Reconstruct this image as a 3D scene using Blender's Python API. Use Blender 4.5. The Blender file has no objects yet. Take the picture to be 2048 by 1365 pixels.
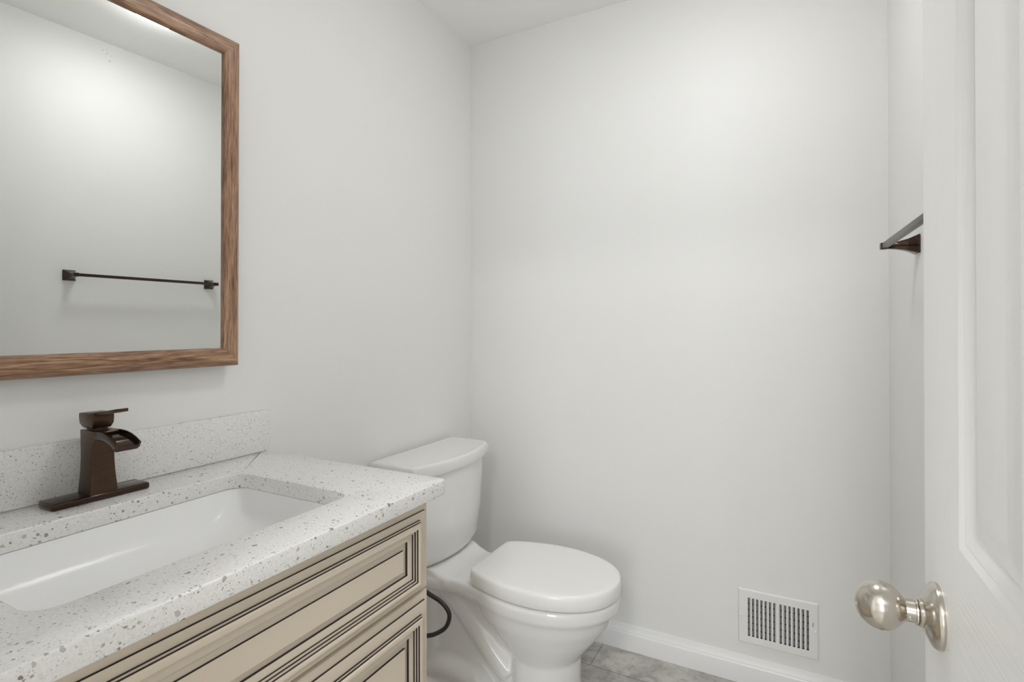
import bpy, bmesh, math, random
from mathutils import Vector, Matrix
random.seed(7)
PI = math.pi
scene = bpy.context.scene
COL = scene.collection

# ------------------------------------------------------------------ camera
YAW, PITCH, ROLL = 0.4862, 0.0030, -0.0027
FPX, PPY = 1057.23, 653.23
fw = Vector((-math.sin(YAW)*math.cos(PITCH), math.cos(YAW)*math.cos(PITCH), math.sin(PITCH)))
r0 = Vector((math.cos(YAW), math.sin(YAW), 0)); u0 = r0.cross(fw)
rr = math.cos(ROLL)*r0 + math.sin(ROLL)*u0; uu = rr.cross(fw)
cam_d = bpy.data.cameras.new('camera'); cam = bpy.data.objects.new('camera', cam_d); COL.objects.link(cam)
m = Matrix.Identity(4)
for i in range(3):
    m[i][0] = rr[i]; m[i][1] = uu[i]; m[i][2] = -fw[i]
m[0][3], m[1][3], m[2][3] = 1.2398, -1.9619, 1.2057
cam.matrix_world = m
cam_d.sensor_width = 36; cam_d.lens = FPX/2048*36
cam_d.shift_y = (PPY-682.5)/2048
cam_d.clip_start = 0.02
scene.camera = cam

# ------------------------------------------------------------------ world, lamps, exposure
scene.view_settings.view_transform = 'Standard'
scene.view_settings.look = 'None'
scene.view_settings.gamma = 1
scene.view_settings.use_curve_mapping = False
scene.view_settings.exposure = 0.05
try:
    scene.cycles.max_bounces = 14; scene.cycles.diffuse_bounces = 10; scene.cycles.glossy_bounces = 8
except Exception: pass
w = bpy.data.worlds.new('sky'); scene.world = w; w.use_nodes = True
w.node_tree.nodes['Background'].inputs[0].default_value = (0.80, 0.88, 1.0, 1)
w.node_tree.nodes['Background'].inputs[1].default_value = 1.0
CEIL_LIGHT = 30.0
def area(name, loc, rot, sx, sy, power, col):
    d = bpy.data.lights.new(name, 'AREA'); d.shape = 'RECTANGLE'; d.size = sx; d.size_y = sy
    d.energy = power; d.color = col
    o = bpy.data.objects.new(name, d); COL.objects.link(o); o.location = loc; o.rotation_euler = rot
    return o
# daylight coming in through the hall window, and an added, unseen fill light in the hall
area('hall_window_daylight', (1.58, -4.93, 1.45), (PI/2, 0, 0), 0.80, 1.4, 29.0, (0.90, 0.945, 1.0))
area('hall_fill_light', (1.25, -3.3, 2.40), (0, 0, 0), 0.4, 0.4, 34.0, (1.0, 0.98, 0.95))

# ------------------------------------------------------------------ materials
def srgb(r, g, b):
    f = lambda c: (c/12.92 if c <= .04045 else ((c+.055)/1.055)**2.4)
    return (f(r/255), f(g/255), f(b/255), 1)
def mat(name, col, rough=0.5, metal=0.0, coat=0.0, spec=0.5):
    m = bpy.data.materials.new(name); m.use_nodes = True
    b = m.node_tree.nodes['Principled BSDF']
    b.inputs['Base Color'].default_value = col; b.inputs['Roughness'].default_value = rough
    b.inputs['Metallic'].default_value = metal; b.inputs['Coat Weight'].default_value = coat
    b.inputs['Specular IOR Level'].default_value = spec
    return m, m.node_tree.nodes, m.node_tree.links, b
def N(ns, t, **kw):
    n = ns.new(t)
    for k, v in kw.items(): setattr(n, k, v)
    return n
def mapping(ns, ls, scale=(1,1,1), loc=(0,0,0)):
    tc = N(ns, 'ShaderNodeTexCoord'); mp = N(ns, 'ShaderNodeMapping')
    mp.inputs['Scale'].default_value = scale; mp.inputs['Location'].default_value = loc
    ls.new(tc.outputs['Object'], mp.inputs['Vector']); return mp
def ramp(ns, stops):
    r = N(ns, 'ShaderNodeValToRGB'); e = r.color_ramp.elements
    while len(e) < len(stops): e.new(0.5)
    for k, (p, c) in enumerate(stops):
        e[k].position = p; e[k].color = c
    return r
def bump(ns, ls, b, height, strength, dist):
    n = N(ns, 'ShaderNodeBump'); n.inputs['Strength'].default_value = strength; n.inputs['Distance'].default_value = dist
    ls.new(height, n.inputs['Height']); ls.new(n.outputs['Normal'], b.inputs['Normal'])
def mix(ns, ls, fac, a, c):
    n = N(ns, 'ShaderNodeMix', data_type='RGBA')
    for sock, v in ((n.inputs[0], fac), (n.inputs[6], a), (n.inputs[7], c)):
        if hasattr(v, 'is_linked') or hasattr(v, 'links'): ls.new(v, sock)
        else: sock.default_value = v
    return n.outputs[2]
def math_n(ns, ls, op, a, c=None):
    n = N(ns, 'ShaderNodeMath', operation=op)
    for i, v in enumerate((a, c)):
        if v is None: continue
        if hasattr(v, 'links'): ls.new(v, n.inputs[i])
        else: n.inputs[i].default_value = v
    return n.outputs[0]

def paint(name, col, rough, sc=420, st=0.06):
    m, ns, ls, b = mat(name, col, rough)
    mp = mapping(ns, ls); nz = N(ns, 'ShaderNodeTexNoise'); nz.inputs['Scale'].default_value = sc; nz.inputs['Detail'].default_value = 3
    ls.new(mp.outputs[0], nz.inputs['Vector']); bump(ns, ls, b, nz.outputs['Fac'], st, 0.001)
    return m
M_wall = paint('wall_paint', (0.828, 0.828, 0.818, 1), 0.50)
M_ceil = paint('ceiling_paint', (0.93, 0.928, 0.92, 1), 0.75)
M_trim = paint('trim_paint', (0.84, 0.84, 0.845, 1), 0.30, 120, 0.02)

def door_mat(name, stretch, st=.22, det=4, dist=.6):
    m, ns, ls, b = mat(name, (0.93, 0.932, 0.935, 1), 0.36)
    mp = mapping(ns, ls, stretch); nz = N(ns, 'ShaderNodeTexNoise')
    nz.inputs['Scale'].default_value = 1.0; nz.inputs['Detail'].default_value = det; nz.inputs['Distortion'].default_value = dist
    ls.new(mp.outputs[0], nz.inputs['Vector']); bump(ns, ls, b, nz.outputs['Fac'], st, 0.0015)
    return m
M_door_v = door_mat('door_paint_upright_grain', (60, 170, 7))
M_door_h = door_mat('door_paint_rail_grain', (60, 2.5, 400), .20, 1.0, 0.0)

def tile_mat():
    m, ns, ls, b = mat('floor_tile', (0.4, 0.4, 0.4, 1), 0.42)
    mp = mapping(ns, ls, loc=(-0.6+0.305, 0.16+0.305*20, 0))
    br = N(ns, 'ShaderNodeTexBrick'); br.offset = 0.5
    br.inputs['Scale'].default_value = 1; br.inputs['Brick Width'].default_value = .61; br.inputs['Row Height'].default_value = .305
    br.inputs['Mortar Size'].default_value = .0016; br.inputs['Mortar Smooth'].default_value = .2
    br.inputs['Color1'].default_value = (.44, .43, .41, 1); br.inputs['Color2'].default_value = (.52, .51, .48, 1); br.inputs['Mortar'].default_value = (.19, .18, .17, 1)
    ls.new(mp.outputs[0], br.inputs['Vector'])
    mp2 = mapping(ns, ls); n1 = N(ns, 'ShaderNodeTexNoise'); n1.inputs['Scale'].default_value = 9; n1.inputs['Detail'].default_value = 8; n1.inputs['Distortion'].default_value = 1.4
    ls.new(mp2.outputs[0], n1.inputs['Vector'])
    n2 = N(ns, 'ShaderNodeTexNoise'); n2.inputs['Scale'].default_value = 60; n2.inputs['Detail'].default_value = 6
    ls.new(mp2.outputs[0], n2.inputs['Vector'])
    r1 = ramp(ns, [(.32, (.70, .69, .67, 1)), (.62, (1.22, 1.21, 1.19, 1))]); ls.new(n1.outputs['Fac'], r1.inputs[0])
    r2 = ramp(ns, [(.30, (.72, .71, .69, 1)), (.48, (1, 1, 1, 1))]); ls.new(n2.outputs['Fac'], r2.inputs[0])
    def mul(a, c):
        n = N(ns, 'ShaderNodeMix', data_type='RGBA', blend_type='MULTIPLY'); n.inputs[0].default_value = 1
        ls.new(a, n.inputs[6]); ls.new(c, n.inputs[7]); return n.outputs[2]
    ls.new(mul(mul(br.outputs['Color'], r1.outputs[0]), r2.outputs[0]), b.inputs['Base Color'])
    bump(ns, ls, b, br.outputs['Fac'], -0.35, 0.001)
    return m
M_tile = tile_mat()

def quartz():
    m, ns, ls, b = mat('speckled_quartz', (0.7, 0.7, 0.68, 1), 0.22)
    mp = mapping(ns, ls)
    nz = N(ns, 'ShaderNodeTexNoise'); nz.inputs['Scale'].default_value = 140; nz.inputs['Detail'].default_value = 2
    ls.new(mp.outputs[0], nz.inputs['Vector'])
    va = N(ns, 'ShaderNodeVectorMath', operation='SCALE'); va.inputs['Scale'].default_value = 0.0045
    sub = N(ns, 'ShaderNodeVectorMath', operation='SUBTRACT'); sub.inputs[1].default_value = (.5, .5, .5)
    ls.new(nz.outputs['Color'], sub.inputs[0]); ls.new(sub.outputs[0], va.inputs[0])
    ad = N(ns, 'ShaderNodeVectorMath', operation='ADD'); ls.new(mp.outputs[0], ad.inputs[0]); ls.new(va.outputs[0], ad.inputs[1])
    col = (0.705, 0.695, 0.665, 1)
    # ground: faint mottling
    n0 = N(ns, 'ShaderNodeTexNoise'); n0.inputs['Scale'].default_value = 260; n0.inputs['Detail'].default_value = 2
    ls.new(mp.outputs[0], n0.inputs['Vector'])
    r0_ = ramp(ns, [(.35, (.75, .745, .725, 1)), (.6, (.82, .816, .80, 1))]); ls.new(n0.outputs['Fac'], r0_.inputs[0])
    cur = r0_.outputs[0]
    for scale, thr, gain, stops in (
            (80, .70, 1.0, [(0, (.26, .25, .24, 1)), (.45, (.42, .39, .35, 1)), (1, (.55, .53, .50, 1))]),
            (170, .55, .80, [(0, (.22, .21, .20, 1)), (.4, (.40, .36, .31, 1)), (.8, (.52, .50, .47, 1)), (1, (.85, .85, .83, 1))]),
            (300, .50, .8, [(0, (.35, .33, .31, 1)), (.6, (.56, .54, .51, 1)), (1, (.86, .86, .85, 1))])):
        v = N(ns, 'ShaderNodeTexVoronoi'); v.inputs['Scale'].default_value = scale
        ls.new(ad.outputs[0], v.inputs['Vector'])
        sp = N(ns, 'ShaderNodeSeparateColor'); ls.new(v.outputs['Color'], sp.inputs[0])
        size = math_n(ns, ls, 'MULTIPLY', math_n(ns, ls, 'SUBTRACT', sp.outputs[0], thr), gain)
        mask = math_n(ns, ls, 'LESS_THAN', v.outputs['Distance'], size)
        rc = ramp(ns, stops); ls.new(sp.outputs[1], rc.inputs[0])
        cur = mix(ns, ls, mask, cur, rc.outputs[0])
    ls.new(cur, b.inputs['Base Color'])
    return m
M_quartz = quartz()

def wood(name, sc):
    m, ns, ls, b = mat(name, (0.2, 0.1, 0.05, 1), 0.42)
    mp = mapping(ns, ls, sc)
    n1 = N(ns, 'ShaderNodeTexNoise'); n1.inputs['Scale'].default_value = 1; n1.inputs['Detail'].default_value = 6; n1.inputs['Distortion'].default_value = 1.2
    n2 = N(ns, 'ShaderNodeTexNoise'); n2.inputs['Scale'].default_value = 4.5; n2.inputs['Detail'].default_value = 5; n2.inputs['Distortion'].default_value = .4
    ls.new(mp.outputs[0], n1.inputs['Vector']); ls.new(mp.outputs[0], n2.inputs['Vector'])
    r1 = ramp(ns, [(.30, srgb(98, 68, 52)), (.43, srgb(142, 107, 83)), (.56, srgb(168, 132, 104)), (.72, srgb(196, 162, 130))])
    ls.new(n1.outputs['Fac'], r1.inputs[0])
    r2 = ramp(ns, [(.36, (.58, .55, .53, 1)), (.56, (1.04, 1.03, 1.02, 1))]); ls.new(n2.outputs['Fac'], r2.inputs[0])
    n = N(ns, 'ShaderNodeMix', data_type='RGBA', blend_type='MULTIPLY'); n.inputs[0].default_value = .8
    ls.new(r1.outputs[0], n.inputs[6]); ls.new(r2.outputs[0], n.inputs[7]); ls.new(n.outputs[2], b.inputs['Base Color'])
    return m
M_wood_h = wood('walnut_grain_level', (150, 9, 150))
M_wood_v = wood('walnut_grain_upright', (150, 150, 9))

def cream_mat():
    m, ns, ls, b = mat('cream_cabinet_paint', (.69, .602, .49, 1), 0.34)
    return m
M_cream = cream_mat()
M_glaze = mat('dark_glaze_line', (.018, .012, .012, 1), 0.5)[0]
M_dark_brown = mat('cabinet_interior', (.10, .085, .065, 1), 0.8)[0]  # even dark brown, used on the mirror's backing board
M_porc = mat('white_porcelain', (.84, .84, .835, 1), 0.07, coat=.3)[0]
M_sink = mat('sink_porcelain', (.90, .903, .91, 1), 0.20, spec=.22)[0]
M_seat = mat('seat_plastic', (.86, .858, .85, 1), 0.22)[0]

def bronze(name, col, rough):
    m, ns, ls, b = mat(name, col, rough, metal=.75)
    mp = mapping(ns, ls, (30, 30, 400)); nz = N(ns, 'ShaderNodeTexNoise'); nz.inputs['Scale'].default_value = 1; nz.inputs['Detail'].default_value = 3
    ls.new(mp.outputs[0], nz.inputs['Vector'])
    c2 = tuple(min(1, c*1.7) for c in col[:3]) + (1,)
    ls.new(mix(ns, ls, nz.outputs['Fac'], col, c2), b.inputs['Base Color'])
    return m
M_bronze = bronze('oil_rubbed_bronze', (.060, .036, .022, 1), 0.30)
M_bronze_g = bronze('polished_dark_bronze', (.045, .028, .020, 1), 0.12)
M_bronze_bar = bronze('dark_bronze_bar', (.040, .028, .022, 1), 0.28)
M_nickel = mat('satin_nickel', (.62, .58, .52, 1), 0.20, metal=1)[0]
M_chrome = mat('chrome', (.8, .8, .8, 1), 0.08, metal=1)[0]
M_mirror = mat('mirror_silver', (.815, .83, .815, 1), 0.0, metal=1)[0]
M_vent = mat('white_enamel', (.84, .84, .84, 1), 0.35)[0]
M_black = mat('painted_gap_dark', (.012, .012, .012, 1), 0.7)[0]  # flat black painted in for the darkness inside the vent's gaps
M_damper = mat('dark_duct_metal', (.10, .10, .10, 1), 0.5, metal=.3)[0]
M_spot = mat('dried_water_spot', (.85, .85, .84, 1), 0.7)[0]
M_glass = mat('window_glass', (1, 1, 1, 1), 0.0)[0]
M_glass.node_tree.nodes['Principled BSDF'].inputs['Transmission Weight'].default_value = 1
M_caulk = mat('caulk', (.80, .79, .76, 1), 0.5)[0]
def emis(name, col, s):
    m, ns, ls, b = mat(name, (.9, .9, .9, 1), .4)
    b.inputs['Emission Color'].default_value = col; b.inputs['Emission Strength'].default_value = s
    return m
M_lamp = emis('lamp_diffuser', (1.0, 0.997, 0.990, 1), CEIL_LIGHT)
M_hose = mat('dark_hose', (.030, .022, .020, 1), 0.38)[0]

# ------------------------------------------------------------------ mesh helpers
def smooth_bm(bm, ang=35):
    bm.normal_update(); a = math.radians(ang)
    for f in bm.faces: f.smooth = True
    for e in bm.edges:
        e.smooth = not (len(e.link_faces) == 2 and e.calc_face_angle(0) > a)
def obj(name, bm, mats, parent=None, ang=35, recalc=True):
    if recalc: bmesh.ops.recalc_face_normals(bm, faces=bm.faces)
    smooth_bm(bm, ang)
    me = bpy.data.meshes.new(name); bm.to_mesh(me); bm.free()
    for mm in (mats if isinstance(mats, (list, tuple)) else [mats]): me.materials.append(mm)
    o = bpy.data.objects.new(name, me); COL.objects.link(o)
    if parent is not None: o.parent = parent
    return o
def tag(o, label, cat, group=None, kind=None):
    o['label'] = label
    if cat: o['category'] = cat
    if group: o['group'] = group
    if kind: o['kind'] = kind
    return o
def thing(name, label, cat, loc=(0, 0, 0), rot=(0, 0, 0), group=None):
    o = bpy.data.objects.new(name, None); COL.objects.link(o)
    o.location = loc; o.rotation_euler = rot; o.empty_display_size = .05
    return tag(o, label, cat, group)
def box(bm, x0, x1, y0, y1, z0, z1, bev=0, seg=2, mi=0):
    r = bmesh.ops.create_cube(bm, size=1)
    vs = r['verts']
    for v in vs:
        v.co = Vector((x0+(v.co.x+.5)*(x1-x0), y0+(v.co.y+.5)*(y1-y0), z0+(v.co.z+.5)*(z1-z0)))
    fs = list({f for v in vs for f in v.link_faces})
    for f in fs: f.material_index = mi
    if bev:
        es = list({e for v in vs for e in v.link_edges})
        bmesh.ops.bevel(bm, geom=es, offset=bev, segments=seg, affect='EDGES', profile=.5, material=mi if mi else -1)
def loft(bm, rings, cap=True, closed=True, mi=0):
    """rings: list of equal-length point lists"""
    R = [[bm.verts.new(p) for p in r] for r in rings]; n = len(R[0])
    for a, b in zip(R, R[1:]):
        for i in range(n if closed else n-1):
            j = (i+1) % n
            f = bm.faces.new((a[i], a[j], b[j], b[i])); f.material_index = mi
    if cap:
        bm.faces.new(R[0]).material_index = mi; bm.faces.new(R[-1]).material_index = mi
    return R
def lathe(bm, prof, axis_o, axis, n=48, mi=0):
    """prof: (distance along axis, radius)"""
    ax = Vector(axis).normalized(); t = Vector((0, 0, 1)) if abs(ax.z) < .9 else Vector((1, 0, 0))
    a = ax.cross(t).normalized(); b = ax.cross(a)
    rings = [[Vector(axis_o)+ax*d+(a*math.cos(2*PI*k/n)+b*math.sin(2*PI*k/n))*max(r, 1e-5) for k in range(n)] for d, r in prof]
    loft(bm, rings, True, True, mi)
def tube(bm, pts, r, n=14, mi=0):
    pts = [Vector(p) for p in pts]; rings = []; nrm = None
    for i, p in enumerate(pts):
        t = (pts[min(i+1, len(pts)-1)]-pts[max(i-1, 0)]).normalized()
        if nrm is None:
            nrm = t.cross(Vector((0, 0, 1)) if abs(t.z) < .9 else Vector((1, 0, 0))).normalized()
        nrm = (nrm-t*nrm.dot(t)).normalized(); b = t.cross(nrm)
        ri = r[i] if isinstance(r, (list, tuple)) else r
        rings.append([p+(nrm*math.cos(2*PI*k/n)+b*math.sin(2*PI*k/n))*ri for k in range(n)])
    loft(bm, rings, True, True, mi)
def catmull(P, n=8):
    P = [Vector(p) for p in P]; Q = [P[0]]+P+[P[-1]]; out = []
    for i in range(1, len(Q)-2):
        for k in range(n):
            t = k/n; a, b, c, d = Q[i-1], Q[i], Q[i+1], Q[i+2]
            out.append(.5*((2*b)+(c-a)*t+(2*a-5*b+4*c-d)*t*t+(3*b-a-3*c+d)*t**3))
    out.append(P[-1]); return out
def rrect(x0, x1, y0, y1, r, n=6):
    """rounded rectangle loop, counter-clockwise; r one radius or four (x1y0, x1y1, x0y1, x0y0)"""
    rs = r if isinstance(r, (list, tuple)) else [r]*4
    out = []
    for (cx, cy, sx, sy, a0), q in zip(((x1, y0, -1, 1, -PI/2), (x1, y1, -1, -1, 0), (x0, y1, 1, -1, PI/2), (x0, y0, 1, 1, PI)), rs):
        for k in range(n+1):
            a = a0+PI/2*k/n
            out.append((cx+sx*q+q*math.cos(a), cy+sy*q+q*math.sin(a)))
    return out
def struct(name, bm, m, label=None, parent=None, ang=35):
    o = obj(name, bm, m, parent, ang)
    if parent is None:
        o['kind'] = 'structure'
        if label: o['label'] = label
        o['category'] = name.split('_')[0]
    return o
def quadprism(bm, xy, z0, z1):
    loft(bm, [[(x, y, z0) for x, y in xy], [(x, y, z1) for x, y in xy]])

# ------------------------------------------------------------------ room shell
H = 2.44; W0, SL = 1.503, 0.035          # the right wall runs slightly out of square
def wr(y): return W0 - SL*y
YF = -1.885; YH = -4.95
bm = bmesh.new(); box(bm, -.7, 2.75, YH-.12, .12, -.06, 0); struct('floor', bm, M_tile, 'grey stone-look tile floor with thin dark joints')
bm = bmesh.new(); box(bm, -.7, 2.75, YH-.12, .12, H, H+.06); struct('ceiling', bm, M_ceil, 'flat off-white painted ceiling')
bm = bmesh.new(); box(bm, -.10, 0, YF-.115, .12, 0, H); struct('wall_left', bm, M_wall, 'off-white wall behind the mirror, vanity and toilet tank')
bm = bmesh.new(); box(bm, 0, W0, 0, .12, 0, H); struct('wall_back', bm, M_wall, 'off-white far wall with the floor-level vent')
bm = bmesh.new(); quadprism(bm, [(wr(.12), .12), (wr(YF-.115), YF-.115), (wr(YF-.115)+.1, YF-.115), (wr(.12)+.16, .12)], 0, H)
struct('wall_right', bm, M_wall, 'off-white wall carrying the towel bar behind the open door')
DX0, DX1, DH = .70, 1.418, 2.06
bm = bmesh.new(); box(bm, 0, DX0, YF-.115, YF, 0, H); box(bm, DX1, wr(YF), YF-.115, YF, 0, H); box(bm, DX0, DX1, YF-.115, YF, DH, H)
struct('wall_front', bm, M_wall, 'off-white wall around the open doorway')
bm = bmesh.new()
box(bm, DX0, DX0+.015, YF-.115, YF, 0, DH, .001); box(bm, DX1-.015, DX1, YF-.115, YF, 0, DH, .001); box(bm, DX0+.015, DX1-.015, YF-.115, YF, DH-.015, DH, .001)
struct('trim_1', bm, M_trim, 'white door lining around the doorway')
# hallway outside the doorway
YB = YF-.115
bm = bmesh.new(); box(bm, -.7, -.6, YH, YB, 0, H); struct('wall_hall_left', bm, M_wall, 'hallway wall on the left outside the doorway')
bm = bmesh.new(); box(bm, 2.65, 2.75, YH, YB, 0, H); struct('wall_hall_right', bm, M_wall, 'hallway wall on the right outside the doorway')
bm = bmesh.new(); box(bm, -.6, -.10, YB, YB+.1, 0, H); box(bm, wr(YB)+.1, 2.65, YB, YB+.1, 0, H); struct('wall_hall_near', bm, M_wall, 'hallway wall beside the doorway')
WX0, WX1, WZ0, WZ1 = 1.13, 2.03, .72, 2.16
bm = bmesh.new()
box(bm, -.6, WX0, YH-.1, YH, 0, H); box(bm, WX1, 2.65, YH-.1, YH, 0, H); box(bm, WX0, WX1, YH-.1, YH, 0, WZ0); box(bm, WX0, WX1, YH-.1, YH, WZ1, H)
struct('wall_hall_far', bm, M_wall, 'hallway far wall around its window')
bm = bmesh.new()
for a in ((WX0, WX0+.05, WZ0, WZ1), (WX1-.05, WX1, WZ0, WZ1), (WX0+.05, WX1-.05, WZ0, WZ0+.05), (WX0+.05, WX1-.05, WZ1-.05, WZ1), (WX0+.05, WX1-.05, 1.42, 1.46)):
    box(bm, a[0], a[1], YH-.08, YH-.04, a[2], a[3], .002)
win = struct('window_1', bm, M_trim, 'white hallway window opposite the doorway')
bm = bmesh.new(); box(bm, WX0+.05, WX1-.05, YH-.064, YH-.060, WZ0+.05, WZ1-.05); obj('window_glass', bm, M_glass, win)

# baseboards: flat board with a two-step moulded cap
BP = [(0, 0), (.015, 0), (.015, .060), (.0142, .0625), (.0118, .0655), (.0115, .0680), (.0110, .0695), (.0085, .0740), (.0062, .0800), (.0042, .0865), (.0030, .0905), (0, .0905)]
def baseboard(name, p0, p1, label):
    d = (Vector(p1)-Vector(p0)); nrm = Vector((d.y, -d.x, 0)).normalized()
    bm = bmesh.new()
    loft(bm, [[Vector(p)+nrm*t+Vector((0, 0, z)) for t, z in BP] for p in (p0, p1)])
    return struct(name, bm, M_trim, label, ang=25)
baseboard('baseboard_back', (0, 0, 0), (W0-.012, 0, 0), 'white moulded baseboard along the far wall under the vent')
baseboard('baseboard_right', (wr(-.016), -.016, 0), (wr(YF+.002), YF+.002, 0), 'white moulded baseboard along the wall behind the door')
baseboard('baseboard_left', (0, -1.0, 0), (0, -.016, 0), 'white moulded baseboard behind the toilet')

# ------------------------------------------------------------------ door with knob
XD, YE, ZT = 1.366, -1.251, 2.035
DW, KS = .612, .90
YHI = YE-DW
def door():
    bm = bmesh.new()
    x0 = XD; TH = .035
    stile, wpan = .1287, .144
    pan_y = [(YE-stile-wpan, YE-stile), (YHI+stile, YHI+stile+wpan)]
    pan_z = [(.24, .84), (1.0134, 1.62), (1.735, 1.92)]
    ys = sorted({YHI, YE, *[v for p in pan_y for v in p]}); zs = sorted({.012, ZT, *[v for p in pan_z for v in p]})
    # profile of a panel: offset inward, depth into the door
    prof = [(0, 0), (.0015, .0008), (.004, .0026), (.0065, .0042), (.0075, .0046), (.008, .0042), (.010, .0052), (.0135, .0078), (.016, .0092), (.0168, .0095), (.0172, .0090), (.018, .0092), (.0190, .0108), (.021, .0112), (.043, .0042), (.046, .0038)]
    prof = [(a*KS, c*KS) for a, c in prof]
    for i in range(len(ys)-1):
        for j in range(len(zs)-1):
            y0, y1, z0, z1 = ys[i], ys[i+1], zs[j], zs[j+1]
            hit = any(abs(y0-a) < 1e-6 and abs(y1-b) < 1e-6 for a, b in pan_y) and any(abs(z0-a) < 1e-6 and abs(z1-b) < 1e-6 for a, b in pan_z)
            if not hit:
                rail = (any(abs(y0-a) < 1e-6 for a, b in pan_y)) or (0 < i < len(ys)-2)
                f = bm.faces.new([bm.verts.new(p) for p in ((x0, y0, z0), (x0, y0, z1), (x0, y1, z1), (x0, y1, z0))])
                f.material_index = 1 if rail else 0
            else:
                k = 1.0
                rings = [[(x0+d, y0+o*k, z0+o*k), (x0+d, y0+o*k, z1-o*k), (x0+d, y1-o*k, z1-o*k), (x0+d, y1-o*k, z0+o*k)] for o, d in prof]
                R = loft(bm, rings, False); bm.faces.new(R[-1])
    bmesh.ops.remove_doubles(bm, verts=bm.verts, dist=1e-5)
    # edges and back
    B = [(x0, YHI, .012), (x0, YE, .012), (x0, YE, ZT), (x0, YHI, ZT)]; Bk = [(x0+TH, y, z) for _, y, z in B]
    for k in range(4):
        j = (k+1) % 4; bm.faces.new([bm.verts.new(p) for p in (B[k], B[j], Bk[j], Bk[k])])
    bm.faces.new([bm.verts.new(p) for p in Bk])
    bmesh.ops.remove_doubles(bm, verts=bm.verts, dist=1e-5)
    return obj('door_1', bm, [M_door_v, M_door_h], None, 50)
d1 = door(); d1['kind'] = 'structure'; d1['label'] = 'white moulded panel door standing open on the right with a nickel knob'; d1['category'] = 'door'
KY, KZ = YE-.0605, .9234
bm = bmesh.new()
egg = [(.030, .0118), (.0335, .0150), (.037, .0185), (.043, .0228), (.050, .0252), (.057, .0260), (.064, .0250), (.071, .0222), (.077, .0180), (.0815, .0125), (.084, .0065), (.0848, .001)]
egg = [(.030+(d-.030)*.865, q*1.0) for d, q in egg]
lathe(bm, [(a*KS, c*KS) for a, c in [(.029, .001)]+egg], (XD, KY, KZ), (-1, 0, 0), 64)
kn = obj('door_knob', bm, M_nickel, d1)
kn['label'] = 'egg-shaped satin nickel knob'
bm = bmesh.new()
lathe(bm, [(a*KS, c*KS) for a, c in [(-.001, .0335), (.0015, .0340), (.004, .0338), (.0062, .0325), (.0085, .0300), (.011, .0250), (.0135, .0195), (.0150, .0160), (.0155, .001)]], (XD, KY, KZ), (-1, 0, 0), 64)
obj('rose', bm, M_nickel, kn)
bm = bmesh.new()
lathe(bm, [(a*KS, c*KS) for a, c in [(.013, .001), (.0135, .0146), (.0175, .0148), (.0185, .0140), (.019, .0118), (.0195, .0140), (.0210, .0138), (.0215, .0118), (.031, .0116), (.0315, .001)]], (XD, KY, KZ), (-1, 0, 0), 48)
obj('neck', bm, M_nickel, kn)
bm = bmesh.new()
lathe(bm, [(a*KS, c*KS) for a, c in [(.0105, .0001), (.0108, .0018), (.0122, .0018), (.0124, .0012), (.0118, .0001)]], (XD-.0262*KS, KY, KZ), (-.05, -.93, -.30), 20)
obj('set_screw', bm, M_nickel, kn)
bm = bmesh.new(); box(bm, XD+.006, XD+.029, YE-.0005, YE+.0012, KZ-.028, KZ+.028, .0004); obj('latch_plate', bm, M_nickel, d1)

# ------------------------------------------------------------------ ceiling lamp (seen in the mirror)
LX, LY = 1.012, -.810
cl = thing('ceiling_light', 'white round flush ceiling light glimpsed at the top of the mirror', 'ceiling light', (LX, LY, H))
bm = bmesh.new(); lathe(bm, [(0, .1285), (.005, .1285), (.005, .118), (0, .118)], (0, 0, 0), (0, 0, -1), 64); obj('trim_ring', bm, M_vent, cl)
bm = bmesh.new(); lathe(bm, [(.0055, .001), (.0055, .127), (.021, .128), (.026, .126), (.0295, .118), (.0315, .08), (.032, .001)], (0, 0, 0), (0, 0, -1), 64); obj('diffuser', bm, M_lamp, cl)

# ------------------------------------------------------------------ wall mirror
MT, MB, MY1 = 1.9045, 1.1168, -1.1290
MW, MH = .610, MT-MB
mir = thing('wall_mirror', 'walnut-framed rectangular mirror hanging on the wall above the vanity', 'mirror', (.050, MY1-MW/2, (MT+MB)/2), (0, .008, -.0195))
# section of the frame: offset inward from the outer edge, height x (front is x = 0)
FS = [(0, -.030), (0, -.014), (.0025, -.0105), (.010, -.0035), (.0125, -.0018), (.016, -.0004), (.026, 0), (.034, -.0012), (.040, -.0040), (.0425, -.0058), (.0430, -.0075), (.0430, -.020), (.030, -.030)]
bm = bmesh.new(); hy, hz = MW/2, MH/2
def ring4(o, x): return [(x, -hy+o, -hz+o), (x, hy-o, -hz+o), (x, hy-o, hz-o), (x, -hy+o, hz-o)]
for k in range(4):
    j = (k+1) % 4
    rings = [[ring4(o, x)[k] for o, x in FS], [ring4(o, x)[j] for o, x in FS]]
    loft(bm, rings, False, False, 0 if k % 2 == 0 else 1)
bmesh.ops.remove_doubles(bm, verts=bm.verts, dist=1e-6)
fr = obj('frame', bm, [M_wood_h, M_wood_v], mir, 40)
bm = bmesh.new(); box(bm, -.024, -.012, -hy+.041, hy-.041, -hz+.041, hz-.041, 0)
gl = obj('mirror_glass', bm, M_mirror, mir)
bm = bmesh.new()
for y, z, r in ((.0168, .2457, .0020), (.0377, .2645, .0017), (.0503, .2643, .0020), (.0245, .2423, .0022), (.0280, .2289, .0019), (.0230, .2490, .0012), (.0300, .2400, .0010)):
    lathe(bm, [(0, r), (.0003, r*.8), (.0004, .0001)], (-.012, y, z), (1, 0, 0), 12)
obj('dried_spots', bm, M_spot, gl)
bm = bmesh.new(); box(bm, -.030, -.025, -hy+.02, hy-.02, -hz+.02, hz-.02); obj('backing_board', bm, M_dark_brown, mir)

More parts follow.
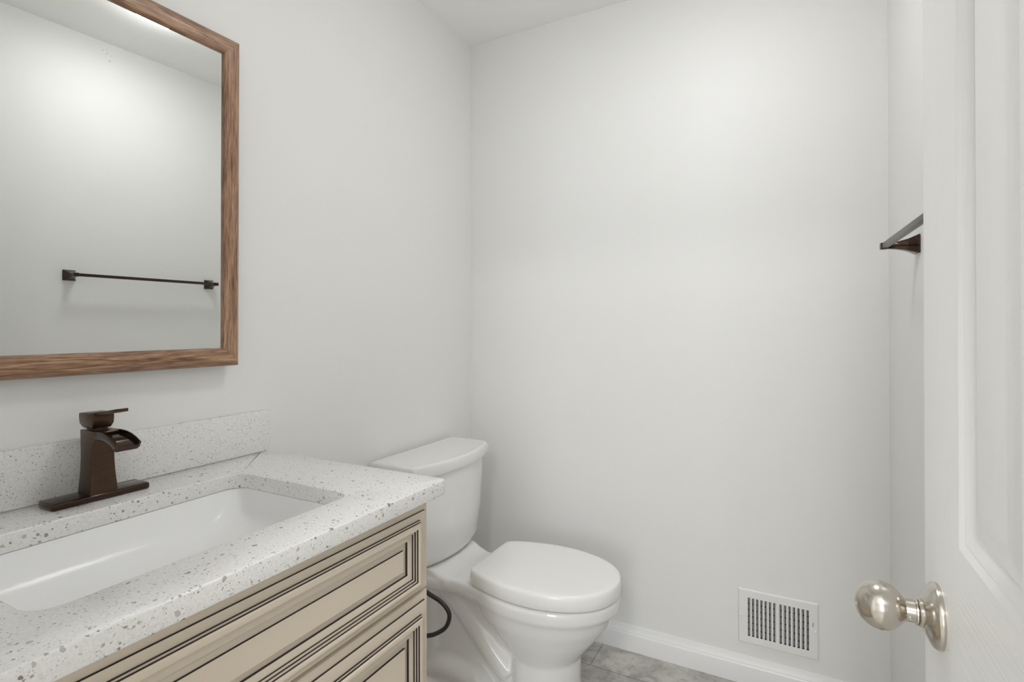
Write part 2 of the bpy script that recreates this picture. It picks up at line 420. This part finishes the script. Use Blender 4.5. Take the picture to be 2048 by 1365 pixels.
# ------------------------------------------------------------------ vanity
CX, CY1, CY0, CZ = .589, -1.032, -1.872, .885; CT = .032
SX0, SX1, SY0, SY1 = .148, .487, -1.690, -1.203
bm = bmesh.new()
outer = rrect(.0005, CX, CY0, CY1, [.004, .010, .001, .001], 5); inner = rrect(SX0, SX1, SY0, SY1, .034, 8)
vo = [bm.verts.new((x, y, CZ)) for x, y in outer]; vi = [bm.verts.new((x, y, CZ)) for x, y in inner]
es = []
for L in (vo, vi):
    es += [bm.edges.new((L[i], L[(i+1) % len(L)])) for i in range(len(L))]
bmesh.ops.triangle_fill(bm, edges=es, use_beauty=True, use_dissolve=False)
top = list(bm.faces)
ex = bmesh.ops.extrude_face_region(bm, geom=top)
for g in ex['geom']:
    if isinstance(g, bmesh.types.BMVert): g.co.z -= CT
bmesh.ops.recalc_face_normals(bm, faces=bm.faces)
be = [e for e in bm.edges if len(e.link_faces) == 2 and e.calc_face_angle(0) > 1.2 and abs(e.verts[0].co.z-e.verts[1].co.z) < 1e-6]
bmesh.ops.bevel(bm, geom=be, offset=.0028, segments=3, affect='EDGES', profile=.5)
ct = obj('countertop', bm, M_quartz, None, 40)
tag(ct, 'white speckled quartz countertop with a rectangular sink cutout on the cream vanity', 'countertop')
bm = bmesh.new(); box(bm, .0005, .020, CY0+.001, CY1+.004, CZ+.0003, .991, .0016)
bs = obj('backsplash', bm, M_quartz, ct); bs['label'] = 'low speckled quartz upstand along the wall'
bm = bmesh.new(); box(bm, .0003, .0065, CY0+.002, CY1+.003, .9905, .9935, .001); obj('caulk_line', bm, M_caulk, bs)

# basin
sk = thing('sink_basin', 'white rectangular porcelain sink set under the quartz countertop', 'sink', ((SX0+SX1)/2, (SY0+SY1)/2, .735))
sx, sy = (SX1-SX0)/2, (SY1-SY0)/2
def bring(a, r, z, n=10): return [(x, y, z) for x, y in rrect(-sx+a, sx-a, -sy+a, sy-a, r, n)]
zt = CZ-CT-.735-.0005
inn = [(-.002, .036, zt), (-.001, .037, zt-.005), (.003, .042, zt-.018), (.008, .048, zt-.033), (.016, .054, zt-.047), (.028, .062, zt-.060), (.045, .070, zt-.072), (.068, .072, zt-.082), (.100, .058, zt-.089), (.145, .022, zt-.093)]
out = [(-.028, .05, zt), (-.028, .05, zt-.012), (-.010, .05, zt-.018), (.0, .05, zt-.055), (.02, .06, zt-.090), (.06, .07, zt-.106), (.12, .045, zt-.110)]
bm = bmesh.new()
loft(bm, [bring(*q) for q in reversed(out)]+[bring(*q) for q in inn], True)
obj('bowl', bm, M_sink, sk, 60)
bm = bmesh.new(); lathe(bm, [(0, .001), (0, .031), (.002, .030), (.0026, .024), (-.001, .022), (-.0012, .001)], (0, 0, zt-.0930), (0, 0, 1), 40); obj('drain', bm, M_bronze, sk)

# cabinet
XF = .560; VY1, VY0 = -1.053, -1.868
vc = thing('vanity_cabinet', 'cream vanity cabinet with dark glaze lines standing against the left wall', 'cabinet', (.28, (VY0+VY1)/2, 0))
ox, oy = .28, (VY0+VY1)/2
def L(o): return o
bm = bmesh.new()
def bl(x0, x1, y0, y1, z0, z1, bev=0, mi=0): box(bm, x0-ox, x1-ox, y0-oy, y1-oy, z0, z1, bev, 2, mi)
bl(.004, XF-.022, VY1-.018, VY1-.002, 0, CZ-CT-.001, .001)
bl(.004, XF-.022, VY0+.002, VY0+.018, 0, CZ-CT-.001, .001)
bl(.004, XF-.022, VY0+.018, VY1-.018, .09, .105)
bl(.004, .012, VY0+.018, VY1-.018, .105, CZ-CT-.001)
bl(XF-.040, XF-.022, VY0+.018, VY1-.018, .63, .68)
bl(XF-.040, XF-.022, VY0+.018, VY1-.018, CZ-CT-.03, CZ-CT-.001)
bl(XF-.09, XF-.075, VY0+.018, VY1-.018, 0, .09)
obj('carcass', bm, M_cream, vc)
# glazed raised-panel front: (offset from the edge, height, glaze on the face before this point)
# first the rounded edge (offset from the edge), then the applied moulding (offset from the moulding's start)
FE = [(0, -.020, 0), (0, -.010, 0), (.0012, -.0066, 0), (.0050, -.0046, 0), (.0110, -.0040, 0), (.0150, -.0038, 0), (.0154, 0, 1)]
FM = [(0, 0, 0), (.0003, .0038, 1), (.0030, .0039, 0), (.0033, .0077, 1), (.0055, .0096, 0), (.0085, .0104, 0), (.0120, .0098, 0), (.0142, .0088, 0),
      (.0145, .0054, 1), (.0180, .0052, 0), (.0183, .0018, 1), (.0220, .0016, 0), (.0223, -.0018, 1), (.0260, -.0026, 0), (.0340, -.0036, 0), (.0343, -.0085, 1),
      (.0370, -.0088, 0), (.0420, -.0078, 0), (.0468, -.0066, 0), (.0471, -.0026, 1), (.0520, -.0025, 0)]
def front(name, y0, y1, z0, z1, st, sb, ss):
    bm = bmesh.new(); V = []; G = []
    for part, P in ((0, FE), (1, FM)):
        for o, h, g in P:
            a, b, c = (o+ss, o+sb, o+st) if part else (o, min(o, sb), o)
            V.append([bm.verts.new((XF+h-ox, y-oy, z)) for y, z in ((y0+a, z0+b), (y1-a, z0+b), (y1-a, z1-c), (y0+a, z1-c))]); G.append(g)
    for a in range(len(V)-1):
        for i in range(4):
            j = (i+1) % 4
            f = bm.faces.new((V[a][i], V[a][j], V[a+1][j], V[a+1][i])); f.material_index = G[a+1]
    bm.faces.new(V[-1]); bm.faces.new(V[0])
    return obj(name, bm, [M_cream, M_glaze], vc, 40)
front('drawer_front', VY0, VY1, .6585, .8405, .030, .0158, .034)
ym = (VY0+VY1)/2
front('cabinet_door', ym+.0015, VY1, .105, .6535, .039, .062, .030); front('cabinet_door', VY0, ym-.0015, .105, .6535, .039, .062, .030)

# ------------------------------------------------------------------ faucet
FY = -1.440
fa = thing('faucet', 'dark bronze waterfall faucet on a long base plate behind the sink', 'faucet', (.075, FY, CZ))
bm = bmesh.new(); box(bm, -.032, .0225, -.081, .079, .0003, .013, .004, 3); obj('base_plate', bm, M_bronze_g, fa)
# column + waterfall spout, local coordinates around (x .075)
bm = bmesh.new()
cols = [(.0128, -.0275, .0215, .0225), (.020, -.0272, .0210, .0222), (.035, -.0268, .0195, .0210), (.055, -.0265, .0180, .0196), (.075, -.0265, .0172, .0188), (.090, -.0268, .0178, .0186), (.103, -.0270, .0205, .0187), (.112, -.0272, .0260, .0189), (.122, -.0275, .0380, .0190), (.1290, -.0275, .0400, .0192), (.1305, -.0268, .0392, .0186)]
loft(bm, [[(x, y, z) for x, y in rrect(a, b, -h, h, .0022, 3)] for z, a, b, h in cols])
obj('column', bm, M_bronze, fa, 40)
bm = bmesh.new()
# spout: U channel along an arc
path = [(.016, .1205), (.034, .1225), (.048, .1228), (.062, .1215), (.076, .1185), (.088, .1140), (.0965, .1095), (.1005, .1070)]
rings = []
for i, (x, z) in enumerate(path):
    t = i/(len(path)-1); hw = .0188+.0022*t; dep = .0175-.0005*t; th = .0036
    a = path[min(i+1, len(path)-1)]; c = path[max(i-1, 0)]
    tx, tz = a[0]-c[0], a[1]-c[1]; l = math.hypot(tx, tz); nx, nz = -tz/l, tx/l
    fl = .0075 if i > 1 else .0005+.0035*i      # how deep the open channel is
    sec = [(-hw, -dep/2+.004), (-hw+.004, -dep/2), (hw-.004, -dep/2), (hw, -dep/2+.004), (hw, dep/2-.0015), (hw-.0015, dep/2), (hw-th, dep/2), (hw-th-.0006, dep/2-fl), (-hw+th+.0006, dep/2-fl), (-hw+th, dep/2), (-hw+.0015, dep/2), (-hw, dep/2-.0015)]
    rings.append([(x+nx*q, y, z+nz*q) for y, q in sec])
loft(bm, rings); obj('spout', bm, M_bronze_g, fa, 50)
bm = bmesh.new()
lathe(bm, [(.1300, .001), (.1300, .0165), (.1345, .0165), (.1345, .001)], (-.005, 0, 0), (0, 0, 1), 40)
hb = [(.1340, -.024, .011, .0150), (.1350, -.025, .012, .0160), (.1430, -.0325, .0165, .0180), (.1520, -.0335, .0168, .0184), (.1600, -.0335, .0168, .0184), (.1615, -.0328, .0160, .0178)]
loft(bm, [[(x, y, z) for x, y in rrect(a, b, -h, h, .002, 3)] for z, a, b, h in hb])
hd = obj('handle', bm, M_bronze, fa, 40)
bm = bmesh.new()
rings = []
for x, z, hwid, th in ((-.029, .1614, .0172, .0012), (-.012, .1604, .0172, .004), (.003, .1606, .0165, .005), (.015, .1620, .0140, .006), (.024, .1634, .0115, .0064), (.055, .1675, .0108, .0064), (.081, .1720, .0108, .0062), (.0825, .1723, .0098, .005)):
    rings.append([(x, y, z+q) for y, q in ((-hwid, -th/2), (hwid, -th/2), (hwid, th/2-.0008), (hwid-.001, th/2), (-hwid+.001, th/2), (-hwid, th/2-.0008))])
loft(bm, rings); obj('lever', bm, M_bronze, hd, 40)

# ------------------------------------------------------------------ toilet
TY = -.408
to = thing('toilet', 'white two-piece toilet with its lid down standing between vanity and far wall', 'toilet', (.45, TY, 0))
def egg_ring(xb, xf, hw, z, back=.5, n=72, ex=2.25):
    """plan outline: blunt at the back, tapering nose at the front; local x = world - .45"""
    xm = xb+(xf-xb)*back; out = []
    for k in range(n):
        a = 2*PI*k/n; c, s = math.cos(a), math.sin(a)
        e = 2.0 if c > 0 else ex
        rx = (xf-xm) if c > 0 else (xm-xb)
        px = math.copysign(abs(c)**(2/e), c)*rx; py = math.copysign(abs(s)**(2/e), s)*hw
        out.append((xm+px-.45, py, z))
    return out
bm = bmesh.new()
bowl = [(.160, .43, .640, .104), (.175, .425, .650, .109), (.20, .40, .668, .120), (.25, .355, .708, .143), (.30, .32, .744, .163), (.338, .302, .763, .1725), (.346, .300, .771, .177), (.352, .298, .775, .179), (.380, .297, .778, .180), (.386, .299, .776, .178), (.388, .303, .772, .174)]
loft(bm, [egg_ring(a, b, h, z) for z, a, b, h in bowl])
# pedestal front
loft(bm, [egg_ring(a, b, h, z, .45, 48, 3.2) for z, a, b, h in ((0, .44, .664, .116), (.01, .44, .664, .116), (.03, .445, .656, .111), (.10, .447, .650, .109), (.185, .445, .652, .110))])
# body behind, under the deck
loft(bm, [[(x-.45, y, z) for x, y in rrect(a, b, -h, h, .03, 6)] for z, a, b, h in ((0, .10, .45, .075), (.10, .10, .46, .070), (.20, .12, .44, .070), (.30, .13, .40, .078), (.36, .10, .38, .095))])
# rear upright on both sides, foot flange
loft(bm, [[(x-.45, y, z) for x, y in rrect(a, b, -h, h, .02, 6)] for z, a, b, h in ((0, .07, .175, .090), (.2, .08, .165, .084), (.35, .06, .16, .10))])
loft(bm, [[(x-.45, y, z) for x, y in rrect(a, b, -h, h, .05, 8)] for z, a, b, h in ((0, .06, .50, .132), (.022, .06, .50, .130), (.034, .07, .49, .115))])
# deck with the saddle rising to the tank
def deck_ring(z, s, xf): 
    P = catmull([(.045, .150*s, 0), (.13, .152*s, 0), (.19, .144*s, 0), (.25, .128*s, 0), (.30, .130*s, 0), (xf, .150*s, 0)], 6)
    return [(p.x-.45, p.y, z) for p in P]+[(p.x-.45, -p.y, z) for p in reversed(P)]
loft(bm, [deck_ring(.336, .88, .40), deck_ring(.345, .97, .40), (deck_ring(.362, 1.0, .40)), deck_ring(.380, .985, .40), deck_ring(.387, .94, .39)])
loft(bm, [[(x-.45, y, z) for x, y in rrect(.045, b, -h, h, .03, 6)] for z, b, h in ((.36, .262, .135), (.385, .258, .134), (.390, .236, .136), (.396, .218, .138), (.404, .206, .138), (.4085, .200, .137))])
# trapway relief: slanted duct and the low bend, both sides
for s in (-1, 1):
    tube(bm, catmull([(.17-.45, .046*s, .325), (.235-.45, .048*s, .295), (.31-.45, .050*s, .225), (.38-.45, .052*s, .155), (.44-.45, .050*s, .10)], 6), .042, 20)
    tube(bm, catmull([(.155-.45, .066*s, .045), (.20-.45, .072*s, .070), (.27-.45, .076*s, .078), (.325-.45, .074*s, .060), (.355-.45, .066*s, .02)], 6), .050, 20)
bo = obj('bowl', bm, M_porc, to, 180)
rm = bo.modifiers.new('remesh', 'REMESH'); rm.mode = 'VOXEL'; rm.voxel_size = .004; rm.use_smooth_shade = True
sm = bo.modifiers.new('smooth', 'SMOOTH'); sm.factor = .5; sm.iterations = 22
# seat and lid outline
def lid_ring(z, s=0.0, dz=None):
    half = catmull([(.326, 0, 0), (.326, .100, 0), (.330, .122, 0), (.342, .135, 0), (.368, .1475, 0), (.42, .1635, 0), (.48, .1760, 0), (.54, .1795, 0), (.60, .1740, 0), (.66, .1570, 0), (.71, .1310, 0), (.748, .0960, 0), (.770, .0560, 0), (.779, .0180, 0), (.780, 0, 0)], 5)
    pts = [(p.x, p.y) for p in half]; full = pts+[(x, -y) for x, y in reversed(pts[1:-1])]
    c = (.55, 0); n = len(full); out = []
    for i, (x, y) in enumerate(full):
        a, b = full[(i-1) % n], full[(i+1) % n]; tx, ty = b[0]-a[0], b[1]-a[1]; l = math.hypot(tx, ty) or 1
        nx, ny = -ty/l, tx/l
        if (c[0]-x)*nx+(c[1]-y)*ny < 0: nx, ny = -nx, -ny
        out.append((x+nx*s-.45, y+ny*s, z if dz is None else z+dz(x)))
    return out
bm = bmesh.new(); loft(bm, [lid_ring(z, s) for z, s in ((.3895, .014), (.3905, .010), (.396, .009), (.4000, .012))]); obj('seat', bm, M_seat, to, 40)
bm = bmesh.new()
rings = [lid_ring(z, s) for z, s in ((.3925, .006), (.3930, .0025), (.397, .0008), (.412, 0), (.427, .0008), (.4335, .0024), (.4372, .0052), (.4390, .0095))]
base = lid_ring(.4390, .0095)
for f_, z in ((.93, .4398), (.8, .4404), (.5, .4408)): rings.append([(.1+(x-.1)*f_, y*f_, z) for x, y, _ in base])
loft(bm, rings); obj('seat_lid', bm, M_seat, to, 60)
for s in (-1, 1):
    bm = bmesh.new(); box(bm, .308-.45, .336-.45, s*.078-.014, s*.078+.014, .3885, .400, .003, 3); obj('seat_hinge', bm, M_seat, to)
# tank
def tank_ring(z, xb, xs, bul, hw, r=.012, n=20):
    """flat back, straight sides, front bowed outward by bul"""
    out = [(xb, -hw), (xs-r, -hw)]
    for k in range(n+1):
        t = -1+2*k/n; out.append((xs+bul*(1-t*t), t*(hw-.002)))
    out += [(xs-r, hw), (xb, hw)]
    return [(x-.45, y, z) for x, y in out]
bm = bmesh.new()
loft(bm, [tank_ring(z, .018, a, b, h) for z, a, b, h in ((.408, .118, .036, .155), (.4095, .140, .040, .176), (.414, .150, .043, .186), (.424, .158, .046, .194), (.445, .164, .048, .199), (.55, .170, .049, .208), (.65, .174, .049, .214), (.723, .176, .049, .218))])
obj('tank', bm, M_porc, to, 50)
bm = bmesh.new()
loft(bm, [tank_ring(z, .010+i, a-i, b, h-i, .008) for z, a, b, h, i in ((.7235, .190, .048, .232, .008), (.7245, .190, .048, .232, .002), (.730, .190, .049, .233, 0), (.756, .190, .049, .233, 0), (.7615, .190, .049, .233, .0015), (.7645, .190, .049, .233, .0045), (.7655, .190, .049, .233, .009), (.7650, .190, .049, .233, .016), (.7650, .190, .049, .233, .03))])
obj('tank_lid', bm, M_porc, to, 50)
bm = bmesh.new()
lathe(bm, [(0, .001), (0, .014), (.006, .014), (.008, .010), (.008, .001)], (.105-.45, -.2172, .675), (0, -1, 0), 24)
tube(bm, [(.105-.45, -.228, .675), (.140-.45, -.231, .670), (.170-.45, -.231, .664)], [.006, .005, .006]); obj('flush_lever', bm, M_chrome, to)
for s in (-1, 1):
    bm = bmesh.new(); lathe(bm, [(0, .012), (.010, .011), (.016, .006), (.017, .0005)], (.30-.45, s*.112, .033), (0, 0, 1), 20)
    obj('bolt_cap', bm, M_porc, to)

# supply hose
hs = thing('water_supply_hose', 'dark bronze looped water hose below the toilet tank beside the cabinet', 'hose', (.21, -.60, .30))
P = catmull([(.105, -.52, .400), (.105, -.535, .375), (.130, -.570, .3725), (.215, -.600, .363), (.262, -.60, .349), (.291, -.60, .328), (.297, -.60, .305), (.283, -.60, .272), (.250, -.60, .245), (.215, -.60, .228), (.140, -.60, .205), (.075, -.60, .195), (.045, -.60, .192)], 8)
bm = bmesh.new(); tube(bm, [p-Vector((.21, -.60, .30)) for p in P], .0068, 16); obj('tubing', bm, M_hose, hs)
bm = bmesh.new(); lathe(bm, [(0, .001), (0, .013), (.018, .013), (.020, .008), (.020, .001)], (.105-.21, -.52+.60, .408-.30), (0, 0, -1), 8); obj('coupling_nut', bm, M_hose, hs, 20)
bm = bmesh.new(); lathe(bm, [(0, .001), (0, .026), (.004, .022), (.005, .009), (.040, .009), (.042, .012), (.060, .012), (.061, .001)], (.0005-.21, 0, .192-.30), (1, 0, 0), 24); obj('shutoff_valve', bm, M_bronze, hs)

# ------------------------------------------------------------------ towel bar on the right wall
tb_y, tb_z = -.350, 1.409
ang = math.atan(SL)
tb = thing('towel_bar', 'dark bronze square towel bar on the right wall beside the open door', 'towel bar', (wr(-.64), -.64, tb_z), (0, 0, ang))
# local: wall plane x = 0, room towards -x
for s in (-1, 1):
    y0 = s*.288; bm = bmesh.new(); rings = []
    for x, h, hv in ((-.0005, .0225, .0225), (-.003, .0225, .0225), (-.006, .0205, .0212), (-.014, .0170, .0176), (-.026, .0128, .0130), (-.040, .0098, .0098), (-.054, .0078, .0076), (-.063, .0074, .0070)):
        rings.append([(x, y0+a, b-.001) for a, b in rrect(-h, h, -hv, hv, .0012, 2)])
    loft(bm, rings); po = obj('mounting_post', bm, M_bronze_g, tb, 40)
    bm = bmesh.new(); box(bm, -.0775, -.062, y0-.0095, y0+.0095, -.0085, .0075, .0012); obj('bar_socket', bm, M_bronze_bar, po)
bm = bmesh.new(); box(bm, -.0755, -.0632, -.2785, .2785, -.0068, .0057, .0008); obj('bar', bm, M_bronze_bar, tb)

# ------------------------------------------------------------------ wall vent
VX0, VX1, VZ0, VZ1 = 1.075, 1.314, .135, .318
vt = thing('wall_vent', 'white metal air vent with two banks of slots low on the far wall', 'vent', ((VX0+VX1)/2, 0, (VZ0+VZ1)/2))
vx, vz = (VX0+VX1)/2, (VZ0+VZ1)/2
hx, hzv = (VX1-VX0)/2, (VZ1-VZ0)/2
banks = [(1.106-vx, 1.191-vx), (1.200-vx, 1.286-vx)]; sz0, sz1 = .162-vz, .291-vz
slots = []
for a, b in banks:
    n = 7; pitch = (b-a+.0048)/n
    slots += [(a+i*pitch, a+i*pitch+pitch-.0048) for i in range(n)]
bm = bmesh.new()
yf, yb = -.0065, -.0050
xs = [-hx+.004]+[v for s in slots for v in s]+[hx-.004]; zs = [-hzv+.004, sz0, sz1, hzv-.004]
for i in range(len(xs)-1):
    for j in range(3):
        if j == 1 and i % 2 == 1: continue
        bm.faces.new([bm.verts.new(p) for p in ((xs[i], yf, zs[j]), (xs[i+1], yf, zs[j]), (xs[i+1], yf, zs[j+1]), (xs[i], yf, zs[j+1]))])
bmesh.ops.remove_doubles(bm, verts=bm.verts, dist=1e-6)
R1 = [(-hx+.004, yf, -hzv+.004), (hx-.004, yf, -hzv+.004), (hx-.004, yf, hzv-.004), (-hx+.004, yf, hzv-.004)]
R2 = [(-hx, -.0008, -hzv), (hx, -.0008, -hzv), (hx, -.0008, hzv), (-hx, -.0008, hzv)]
loft(bm, [R1, R2], False); bmesh.ops.remove_doubles(bm, verts=bm.verts, dist=1e-6)
obj('faceplate', bm, M_vent, vt, 20, recalc=False)
for (a, b), lean in zip(slots, [1]*7+[-1]*7):
    bm = bmesh.new()
    if lean > 0: q = [(b, yf+.0006), (b+.0005, yf+.0006), (b-.0028, -.0006), (b-.0034, -.0006)]
    else: q = [(a, yf+.0006), (a-.0005, yf+.0006), (a+.0028, -.0006), (a+.0034, -.0006)]
    loft(bm, [[(x, y, sz0-.001) for x, y in q], [(x, y, sz1+.001) for x, y in q]]); obj('louver', bm, M_vent, vt)
bm = bmesh.new()
for i in range(6):
    z = sz0+.010+i*.0215
    box(bm, banks[0][0]-.004, banks[1][1]+.004, -.0010, -.0004, z-.0085, z+.0085)
obj('damper', bm, mat('damper_grey', (.16, .16, .16, 1), .5)[0], vt)
bm = bmesh.new(); box(bm, banks[0][0]-.006, banks[1][1]+.006, -.0003, -.0001, sz0-.004, sz1+.004); obj('duct_dark_sheet', bm, M_black, vt)  # black sheet on the uncut wall stands in for the duct's darkness
bm = bmesh.new(); box(bm, hx-.0172, hx-.0157, yf-.0004, yf+.0002, .0145, .037); obj('lever_slot_dark', bm, M_black, vt)  # black strip on the faceplate, painted shade in place of a cut slot
bm = bmesh.new(); box(bm, hx-.0174, hx-.0150, yf-.0035, yf, .029, .0365, .0005); obj('damper_lever', bm, M_vent, vt)
for s in (-1, 1):
    bm = bmesh.new(); lathe(bm, [(0, .0042), (.0012, .0040), (.0022, .0026), (.0026, .0002)], (s*(hx-.0095), yf, .000), (0, -1, 0), 20); obj('screw', bm, M_vent, vt)
